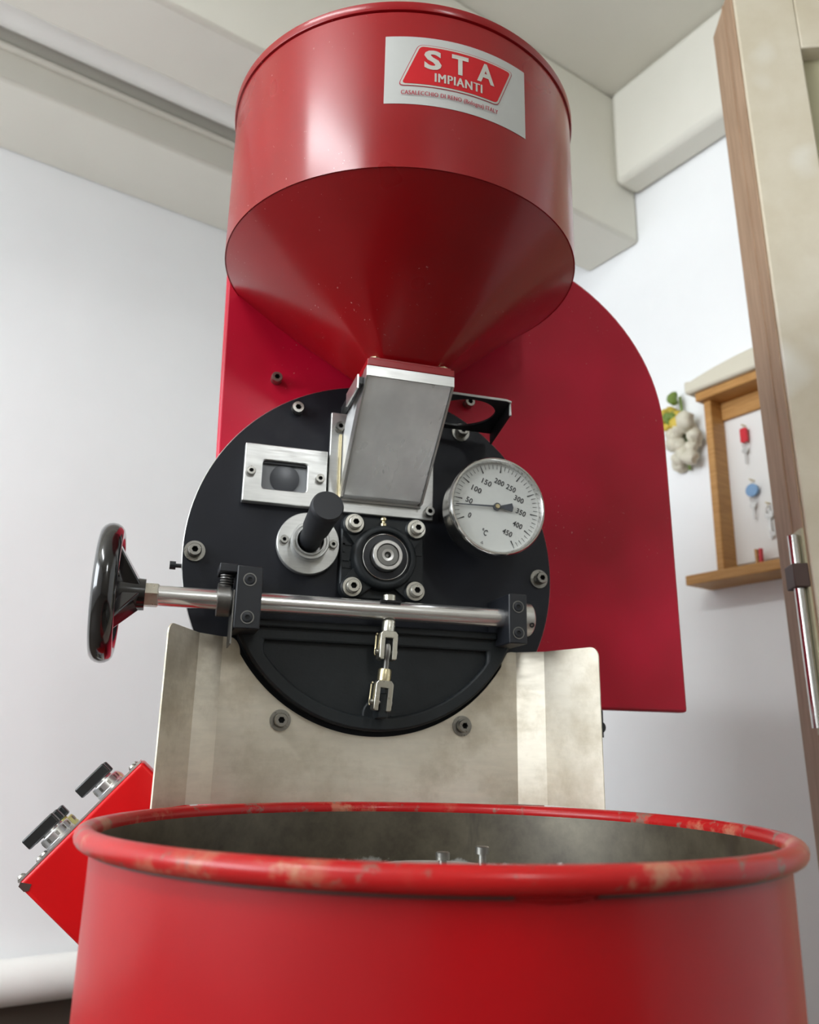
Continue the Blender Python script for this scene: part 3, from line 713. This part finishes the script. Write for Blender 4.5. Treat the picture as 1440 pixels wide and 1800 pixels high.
bm = NEW(); lathe(bm, [(0, 0), (0.0030, 0.001), (0.0045, 0.004), (0.0047, 0.010), (0.0044, 0.016), (0.0034, 0.019), (0.0036, 0.034), (0, 0.034)], (0.0030, -0.0500, -0.106), (-0.05, 0.03, -1), 18); obj('eye_rod', bm, 'steel_collar', c1)
c2 = clevis('clevis', (0.0010, -0.0480, -0.1360), (-0.0030, -0.0465, -0.1840), 'zinc_yellow')
bm = NEW(); lathe(bm, [(0, 0), (0.0075, 0), (0.0075, 0.0095), (0.0065, 0.0105), (0, 0.0105)], (0.0040, SY-0.002, SZ+0.0085), (0, 0, 1), 24); obj('stud_cap', bm, 'zinc_fork', shaft)
bm = NEW(); box(bm, -0.0085, 0.0165, SY-0.0113, SY+0.0113, SZ+0.0085, SZ+0.0112); obj('shaft_flat', bm, 'dark_hole', shaft)

# steel discharge chute with bent wings and round cut-out
CT, CB = -0.1035, -0.2880
pl = [(-0.2470, -0.1080), (-0.2125, -0.0320), (-0.1845, -0.0085), (0.1845, -0.0085), (0.2125, -0.0320), (0.2470, -0.1080)]   # plan: x, y
CR, CC = 0.1945, -0.018
def chute_edge(x):
    """upper edge height of the centre panel"""
    xa = abs(x)
    if xa >= 0.1785: return CT
    lo = CC - math.sqrt(max(CR*CR - xa*xa, 0))
    if xa > 0.1640:                                   # rounded shoulder
        f = (xa-0.1640)/(0.1785-0.1640); g = CC - math.sqrt(CR*CR - 0.1640**2)
        return g + (CT-g)*math.sqrt(max(0, 1-(1-f)**2.2))
    return lo
bm = NEW()
xs = sorted(set([-0.1845 + 0.369*k/150 for k in range(151)] + [s*(0.1640+0.0145*(k/16)**2) for k in range(17) for s in (-1, 1)]))
TK = 0.0016
cols = []
for x in xs:
    zt = chute_edge(x)
    cols.append([bm.verts.new((x, y, z)) for y in (-0.0085, -0.0085+TK) for z in (CB, zt)])
for A, B in zip(cols, cols[1:]):
    bm.faces.new((A[0], B[0], B[1], A[1])); bm.faces.new((A[2], A[3], B[3], B[2])); bm.faces.new((A[1], B[1], B[3], A[3])); bm.faces.new((A[0], A[2], B[2], B[0]))
for s in (-1, 1):
    P = [Vector((s*0.1845, -0.0085)), Vector((s*0.2125, -0.0320)), Vector((s*0.2470, -0.1080))]
    for i in range(2):
        a, b = P[i], P[i+1]; d = (b-a).normalized(); nn = Vector((d.y, -d.x))*s*TK
        nn = -nn if nn.y < 0 else nn
        last = i == 1; L = (b-a).length
        tops = [(0.0, CT), (1.0, CT)] if not last else [(0, CT)] + [(1-0.012/L+0.012/L*math.sin(PI/2*k/6), CT-0.012+0.012*math.cos(PI/2*k/6)) for k in range(7)]
        pr = []
        for f, zt in tops:
            q = a.lerp(b, f); pr.append([bm.verts.new((q.x, q.y, CB)), bm.verts.new((q.x, q.y, zt)), bm.verts.new((q.x+nn.x, q.y+nn.y, CB)), bm.verts.new((q.x+nn.x, q.y+nn.y, zt))])
        for A, B in zip(pr, pr[1:]):
            bm.faces.new((A[0], B[0], B[1], A[1])); bm.faces.new((A[2], A[3], B[3], B[2])); bm.faces.new((A[1], B[1], B[3], A[3])); bm.faces.new((A[0], A[2], B[2], B[0]))
        q = pr[-1]; bm.faces.new((q[0], q[1], q[3], q[2]))
bmesh.ops.remove_doubles(bm, verts=bm.verts[:], dist=1e-6)
chute = rpart('chute', bm, 'steel_chute', smooth=20)
for x, z in ((-0.1127, -0.1963), (0.1107, -0.1969)): rscrew('bolt', chute, x, z, -0.0085, r=0.0078, h=0.010, washer=0.0122)

# ------------------------------------------------------------------ COOLING BIN
BXc, BYc, BRr, BZr = -0.0190, -0.3036, 0.2737, -0.2919
cb = thing('cooling_bin', 'large round red metal cooling bin with a worn rolled rim in front', 'bin', (BXc, BYc, FLOOR))
zo = BZr - FLOOR
bm = NEW(); lathe(bm, [(BRr-0.0040, -0.004), (BRr-0.0030, -0.012), (BRr-0.0035, -0.27), (BRr-0.010, -0.275), (0, -0.275)], (0, 0, 0), (0, 0, 1), 180); obj('outer_wall', bm, 'red_bin', cb, loc=(0, 0, zo))
bm = NEW(); torus(bm, (0, 0, 0), (0, 0, 1), BRr+0.0015, 0.0077, 200, 16); rim = obj('rolled_rim', bm, 'red_rim', cb, loc=(0, 0, zo), smooth=60)
bm = NEW()          # hem under the roll: groove shade as a dark brown strip, interrupted by a weld
WA, WH = math.radians(265.2), 0.085
NS = 160; prev = None
for k in range(NS+1):
    t_ = WA + WH + (2*PI - 2*WH)*k/NS; c_, s_ = math.cos(t_), math.sin(t_)
    q = [bm.verts.new((r_*c_, r_*s_, z_)) for r_, z_ in ((BRr-0.003, -0.0060), (BRr-0.0002, -0.0076), (BRr-0.0002, -0.0094), (BRr-0.0032, -0.0102))]
    if prev:
        for a in range(3): bm.faces.new((prev[a], q[a], q[a+1], prev[a+1]))
    prev = q
obj('hem', bm, 'rust_and_hem_shade', cb, loc=(0, 0, zo), smooth=60)
bm = NEW(); rr_ = []
for k in range(17):
    f = k/16; t_ = WA + (f-0.5)*2*WH*1.08; w_ = max(0.15, math.sin(PI*f)**0.4); c_, s_ = math.cos(t_), math.sin(t_)
    rr_.append([bm.verts.new(((BRr-0.0032 + 0.0036*w_*math.cos(a))*c_, (BRr-0.0032 + 0.0036*w_*math.cos(a))*s_, -0.0080 + 0.0042*w_*math.sin(a) + 0.0003*math.sin(k*2.4))) for a in (-PI/2, -PI/4, 0, PI/4, PI/2)])
for A, B in zip(rr_, rr_[1:]):
    for a in range(4): bm.faces.new((A[a], B[a], B[a+1], A[a+1]))
obj('rim_weld', bm, 'red_bin', cb, loc=(0, 0, zo), smooth=80)
bm = NEW(); lathe(bm, [(BRr-0.004, 0.004), (BRr-0.0062, -0.004), (BRr-0.0064, -0.20), (0.0, -0.20)], (0, 0, 0), (0, 0, 1), 160); obj('inner_liner', bm, 'bin_liner', cb, loc=(0, 0, zo))
HT = -0.3210 - BZr
bm = NEW(); lathe(bm, [(0.03, -0.195), (0.03, HT-0.02), (0.058, HT-0.006), (0.060, HT-0.001), (0.058, HT), (0, HT)], (0, 0, 0), (0, 0, 1), 64); hub = obj('stirrer_hub', bm, 'steel_plate', cb, loc=(0, 0, zo))
for x, y, hh in ((0.0060, 0.0, 0.0130), (0.0480, 0.018, 0.0150)):
    bm = NEW(); lathe(bm, [(0, 0), (0.0035, 0), (0.0035, hh-0.006), (0.0058, hh-0.006), (0.0058, hh-0.0005), (0.005, hh), (0, hh)], (x, y, HT), (0, 0, 1), 20); obj('hub_bolt', bm, 'steel_bolt', hub)
for k in range(3):
    a = math.radians(40+120*k); bm = NEW(); d = Vector((math.cos(a), math.sin(a), 0))
    cyl(bm, d*0.028 + Vector((0, 0, -0.15)), d*0.25 + Vector((0, 0, -0.15)), 0.008); box(bm, -0.02, 0.02, -0.002, 0.002, -0.195, -0.15, mat=Matrix.Translation(d*0.2) @ Matrix.Rotation(a+0.6, 4, 'Z')); obj('stirrer_arm', bm, 'steel_collar', cb, loc=(0, 0, zo))
for k in range(4):
    a = math.radians(45+90*k); bm = NEW(); x, y = 0.2*math.cos(a), 0.2*math.sin(a)
    cyl(bm, (x, y, 0), (x, y, zo-0.272), 0.02); lathe(bm, [(0, 0), (0.032, 0), (0.032, 0.008), (0.02, 0.012)], (x, y, 0), (0, 0, 1), 24); obj('leg', bm, 'black_cast', cb)

# ------------------------------------------------------------------ CONTROL BOX (tilted console beside the chute)
A_ = Vector((-0.2612, -0.2445)); C_ = Vector((-0.3740, -0.3710)); e = (A_-C_).normalized(); nrm = Vector((-e.y, e.x)); inn_ = -nrm   # nrm: out of the switch face
Wd = (A_-C_).length; Dp = 0.118; Y0, Y1 = 0.020, 0.205
cx = thing('control_box', 'bright red tilted control box with black rotary switches left of the chute', 'control box', (-0.26, 0.11, FLOOR))
oc = Vector((0.26, -0.11, -FLOOR))
def fp(s, h): q = C_ + e*s + nrm*h; return (q.x, q.y)
bm = NEW(); prism(bm, [fp(0, 0), fp(Wd, 0), fp(Wd, -Dp), fp(0, -Dp)], Y0, Y1); obj('housing', bm, 'red_box', cx, loc=oc, bevel=0.004, bseg=3)
bm = NEW(); prism(bm, [fp(0.002, 0), fp(Wd-0.002, 0), fp(Wd-0.002, 0.0022), fp(0.002, 0.0022)], Y0+0.002, Y1-0.002); obj('face_panel', bm, 'alu', cx, loc=oc)
bm = NEW(); prism(bm, [fp(0.004, -0.0004), fp(0.010, -0.010), fp(0.004, -0.013), fp(0.0, -0.010), fp(0.0, -0.002)], Y0-0.0003, Y0+0.004); obj('chipped_corner', bm, 'rust_and_hem_shade', cx, loc=oc)
def P3(s, h, y): q = fp(s, h); return Vector((q[0], y, q[1]))
n3 = Vector((nrm.x, 0, nrm.y)); e3 = Vector((e.x, 0, e.y))
def rotary(s, y, ringm='knob_silver'):
    c = P3(s, 0.0022, y)
    bm = NEW(); lathe(bm, [(0, 0), (0.0152, 0), (0.0152, 0.0024), (0.0146, 0.0030), (0.0146, 0.0114), (0.0138, 0.0124), (0.0090, 0.0124), (0.0090, 0.0150), (0, 0.0150)], c, n3, 32); r = obj('switch_collar', bm, ringm, cx, loc=oc)
    bm = NEW()
    for k in range(8):
        a = 2*PI*(k+0.5)/8; d = e3*math.cos(a) + Vector((0, 1, 0))*math.sin(a)
        p = c + d*0.0147 + n3*0.0072; M = Matrix((d, n3.cross(d), n3)).transposed().to_4x4(); M.translation = p
        box(bm, -0.001, 0.0004, -0.0014, 0.0014, -0.0026, 0.0026, mat=M)
    obj('grip_rib', bm, 'steel_collar', r)
    M = Matrix((e3, n3.cross(e3), n3)).transposed().to_4x4(); M.translation = c + n3*0.0148 - e3*0.0058
    bm = NEW(); box(bm, -0.0200, 0.0200, -0.0072, 0.0072, 0, 0.0130, mat=M); obj('switch_handle', bm, 'knob_black', r, bevel=0.0018)
for s, y, m in ((0.1250, 0.042, 'knob_silver'), (0.1265, 0.078, 'knob_silver'), (0.054, 0.042, 'knob_silver'), (0.0560, 0.078, 'knob_silver'), (0.0590, 0.114, 'knob_yellow')): rotary(s, y, m)
for y, m in ((0.114, 'knob_yellow'), (0.150, 'alu')):        # low pilot lamps behind the upper switches
    bm = NEW(); lathe(bm, [(0, 0), (0.0135, 0), (0.0135, 0.006), (0.0115, 0.011), (0.006, 0.0135), (0, 0.014)], P3(0.128, 0.0022, y), n3, 28); obj('pilot_lamp', bm, m, cx, loc=oc)
for s, y in ((0.006, 0.032), (0.158, 0.032), (0.030, 0.075), (0.006, 0.19), (0.158, 0.19)):
    bm = NEW(); lathe(bm, [(0.0048, 0), (0.0048, 0.001), (0.003, 0.0032), (0, 0.0036)], P3(s, 0.0022, y), n3, 16); obj('panel_screw', bm, 'steel_bolt', cx, loc=oc)
q = P3(Wd*0.55, -Dp*0.75, 0.11)
bm = NEW(); cyl(bm, (-0.255, 0.11, FLOOR), (-0.255, 0.11, -0.43), 0.022); lathe(bm, [(0, 0), (0.07, 0), (0.07, 0.008), (0.022, 0.012)], (-0.255, 0.11, FLOOR), (0, 0, 1), 32); obj('post', bm, 'black_cast', cx, loc=oc)

# ------------------------------------------------------------------ KEY CABINET on the right wall
KB = 0.2205
def kroot(name, label, cat, v, z, u=U1, group=None): return thing(name, label, cat, RW(u, v, z), RA, group)
kc = kroot('key_cabinet', 'small open honey-brown wooden key cabinet with white back on the wall', 'key cabinet', 0.24, KB)
def kbox(nm, u0, u1, v0, v1, z0, z1, m, parent=kc, v=0.24, zb=KB, bevel=0.003):
    bm = NEW(); box(bm, u0, u1, v0-v, v1-v, z0-zb, z1-zb); return obj(nm, bm, m, parent, bevel=bevel)
kbox('back_panel', -0.010, -0.002, 0.09, 0.385, KB+0.025, 0.70, 'back_white')
kbox('side_board', -0.065, 0.0, 0.380, 0.402, KB+0.003, 0.715, 'wood_honey')
kbox('side_board', -0.065, 0.0, 0.075, 0.097, KB+0.003, 0.715, 'wood_honey')
kbox('top_board', -0.085, 0.0, 0.05, 0.412, 0.690, 0.714, 'wood_honey')
kbox('inner_rail', -0.022, -0.010, 0.097, 0.380, 0.640, 0.690, 'wood_honey')
ks = kroot('wall_shelf', 'honey-brown wooden shelf board under the key cabinet', 'shelf', 0.25, KB-0.026)
kbox('shelf_board', -0.105, 0.0, 0.03, 0.470, KB-0.026, KB, 'wood_honey', ks, 0.25, KB-0.026)
# plaster pediment on top
bm = NEW(); pts = [(-0.24, 0.0)]
for k in range(25):
    f = k/24; pts.append((-0.24+0.48*f, 0.028 + 0.030*math.sin(PI*f)**0.8 + (0.012 if f in (0, 1) else 0)))
pts.append((0.24, 0.0))
prism(bm, pts, -0.10, 0.0, 'yz')
ped = obj('cabinet_pediment', bm, 'ornament_cream', None, bevel=0.008, loc=RW(U1, 0.195, 0.7145), rotz=RA); tag(ped, 'cream arched ornamental board lying on top of the key cabinet', 'ornament')
# dried flower bunch hanging at the cabinet's left side
fl = kroot('flower_bunch', 'cream, green and yellow dried flower bunch hanging left of the key cabinet', 'flowers', 0.488, 0.555)
random.seed(11)
def blob(bm, c, r, jit=0.6):
    res_ = bmesh.ops.create_icosphere(bm, subdivisions=2, radius=r, matrix=Matrix.Translation(c))
    for v in res_['verts']:
        d = v.co - Vector(c); v.co = Vector(c) + d*(1 + jit*noise.noise(v.co*60))
for nm, m, n, v0, v1, z0, z1, r in (('cream_bloom', 'ornament_cream', 18, -0.038, 0.050, 0.0, 0.115, 0.024), ('green_leaf', 'leaf_green', 12, 0.005, 0.065, 0.12, 0.20, 0.015), ('yellow_bloom', 'flower_yellow', 9, 0.020, 0.070, 0.11, 0.19, 0.016)):
    for k in range(n):
        bm = NEW(); blob(bm, (-0.03 + random.uniform(-.018, .012), random.uniform(v0, v1), random.uniform(z0, z1)), r*random.uniform(.7, 1.2)); obj(nm, bm, m, fl, smooth=80)
bm = NEW(); cyl(bm, (-0.012, 0.01, -0.02), (-0.02, 0.02, 0.2), 0.004, seg=8); obj('stem', bm, 'leaf_green', fl)
# keys
def key_set(name, label, cat, v, z, kind):
    r = kroot(name, label, cat, v, z, group=None)
    if kind in ('red', 'blue'):
        m = 'red_plastic' if kind == 'red' else 'blue_plastic'
        bm = NEW()
        if kind == 'red': prism(bm, rrect(-0.010, 0.010, -0.020, 0.020, 0.005), -0.026, -0.018, 'yz')
        else: prism(bm, circ(0, 0, 0.017, 24), -0.026, -0.018, 'yz')
        obj('tag', bm, m, r, bevel=0.001)
        z0 = -0.020 if kind == 'red' else -0.017
        bm = NEW(); torus(bm, (-0.022, 0, z0-0.006), (1, 0, 0), 0.008, 0.0012, 20, 6); obj('ring', bm, 'key_metal', r)
        bm = NEW(); lathe(bm, [(0, 0), (0.008, 0), (0.008, 0.002), (0, 0.002)], (-0.023, 0.002, z0-0.022), (1, 0, 0), 16); box(bm, -0.0225, -0.0205, 0.0, 0.004, z0-0.058, z0-0.026); obj('key', bm, 'key_metal', r)
    else:
        bm = NEW(); lathe(bm, [(0, 0), (0.011, 0), (0.011, 0.002), (0, 0.002)], (-0.022, 0, 0.0), (1, 0, 0), 16); box(bm, -0.022, -0.019, -0.0035, 0.0035, -0.060, -0.006); box(bm, -0.022, -0.019, -0.009, 0.0, -0.056, -0.046); obj('key', bm, 'key_metal', r)
        bm = NEW(); torus(bm, (-0.021, 0, 0.012), (0, 1, 0.3), 0.009, 0.0012, 20, 6); obj('ring', bm, 'key_metal', r)
    bm = NEW(); top = 0.020 if kind != 'key' else 0.022
    cyl(bm, (-0.010, 0, top+0.008), (-0.030, 0, top+0.008), 0.002, seg=8); cyl(bm, (-0.022, 0, top+0.008), (-0.022, 0, top-0.006), 0.001, seg=6); obj('hook', bm, 'zinc_yellow', r)
key_set('key_with_tag', 'key with red oblong plastic tag hanging high in the key cabinet', 'key', 0.318, 0.580, 'red')
key_set('key_with_tag', 'key with round pale blue tag hanging mid-height in the key cabinet', 'key', 0.310, 0.428, 'blue')
key_set('door_key', 'plain grey metal key hanging low in the key cabinet', 'key', 0.272, 0.356, 'key')
rt = kroot('clothes_peg', 'small red and wooden peg standing on the shelf under the keys', 'peg', 0.300, KB)
for k in (-1, 1):
    bm = NEW(); prism(bm, [(k*0.001, 0), (k*0.007, 0), (k*0.009, 0.05), (k*0.003, 0.05)], -0.040, -0.030, 'yz'); obj('prong', bm, 'red_plastic' if k < 0 else 'wood_honey', rt)
bm = NEW(); torus(bm, (-0.035, 0, 0.03), (1, 0, 0), 0.0065, 0.0012, 16, 6); obj('spring', bm, 'key_metal', rt)

# ------------------------------------------------------------------ DOOR leaf standing open on the right
DA = math.radians(-22.0)
DO = Vector((0.785, 0.091, FLOOR)); DTp = 1.30 - FLOOR; DW = 0.755; DT_ = 0.134
door = bpy.data.objects.new('door_1', None); COL.objects.link(door); door.location = DO; door.rotation_euler = (0, math.radians(-1.2), DA); door['kind'] = 'structure'
def dbox(nm, x0, x1, y0, y1, z0, z1, m, bevel=0.003):
    bm = NEW(); box(bm, x0, x1, y0, y1, z0, z1); return obj(nm, bm, m, door, bevel=bevel)
PT = 1.124 - FLOOR
dbox('stile', 0.0, 0.116, 0.0, DT_-0.03, 0, DTp, 'door_paint'); dbox('stile', DW-0.116, DW, 0.0, DT_, 0, DTp, 'door_paint')
dbox('rail', 0.116, DW-0.116, 0.0, DT_, PT, DTp, 'door_paint'); dbox('rail', 0.116, DW-0.116, 0.0, DT_, 0.0, 0.2, 'door_paint'); dbox('rail', 0.116, DW-0.116, 0.0, DT_, 0.85, 0.99, 'door_paint')
dbox('panel', 0.116, DW-0.116, 0.035, 0.065, 0.2, 0.85, 'door_panel_mat', 0); dbox('panel', 0.116, DW-0.116, 0.035, 0.065, 0.99, PT, 'door_panel_mat', 0)
dbox('edge_board', -0.004, 0.0, 0.006, DT_, 0, DTp-0.004, 'wood_edge', 0.001); dbox('edge_board', 0.0, 0.09, DT_-0.03, DT_, 0, DTp-0.004, 'wood_edge', 0.001)
dbox('edge_bead', -0.006, -0.003, 0.050, 0.058, 0, DTp-0.004, 'wood_edge', 0.001)
zr0, zr1 = -0.18-FLOOR, 0.135-FLOOR
bm = NEW(); cyl(bm, (-0.016, 0.020, zr0), (-0.016, 0.020, zr1), 0.009, seg=20); obj('bolt_rod', bm, 'steel_bright', door)
bm = NEW(); box(bm, -0.028, -0.003, 0.004, 0.046, 0.045-FLOOR, 0.085-FLOOR); obj('rod_bracket', bm, 'rust_and_hem_shade', door, bevel=0.002)
bm = NEW(); box(bm, -0.0065, -0.003, 0.006, 0.052, -0.19-FLOOR, 0.145-FLOOR); obj('backplate', bm, 'door_panel_mat', door)
bm = NEW(); torus(bm, (0.030, -0.001, 0.112-FLOOR), (0, 1, 0), 0.012, 0.0012, 28, 6); obj('nail_ring', bm, 'zinc_yellow', door)
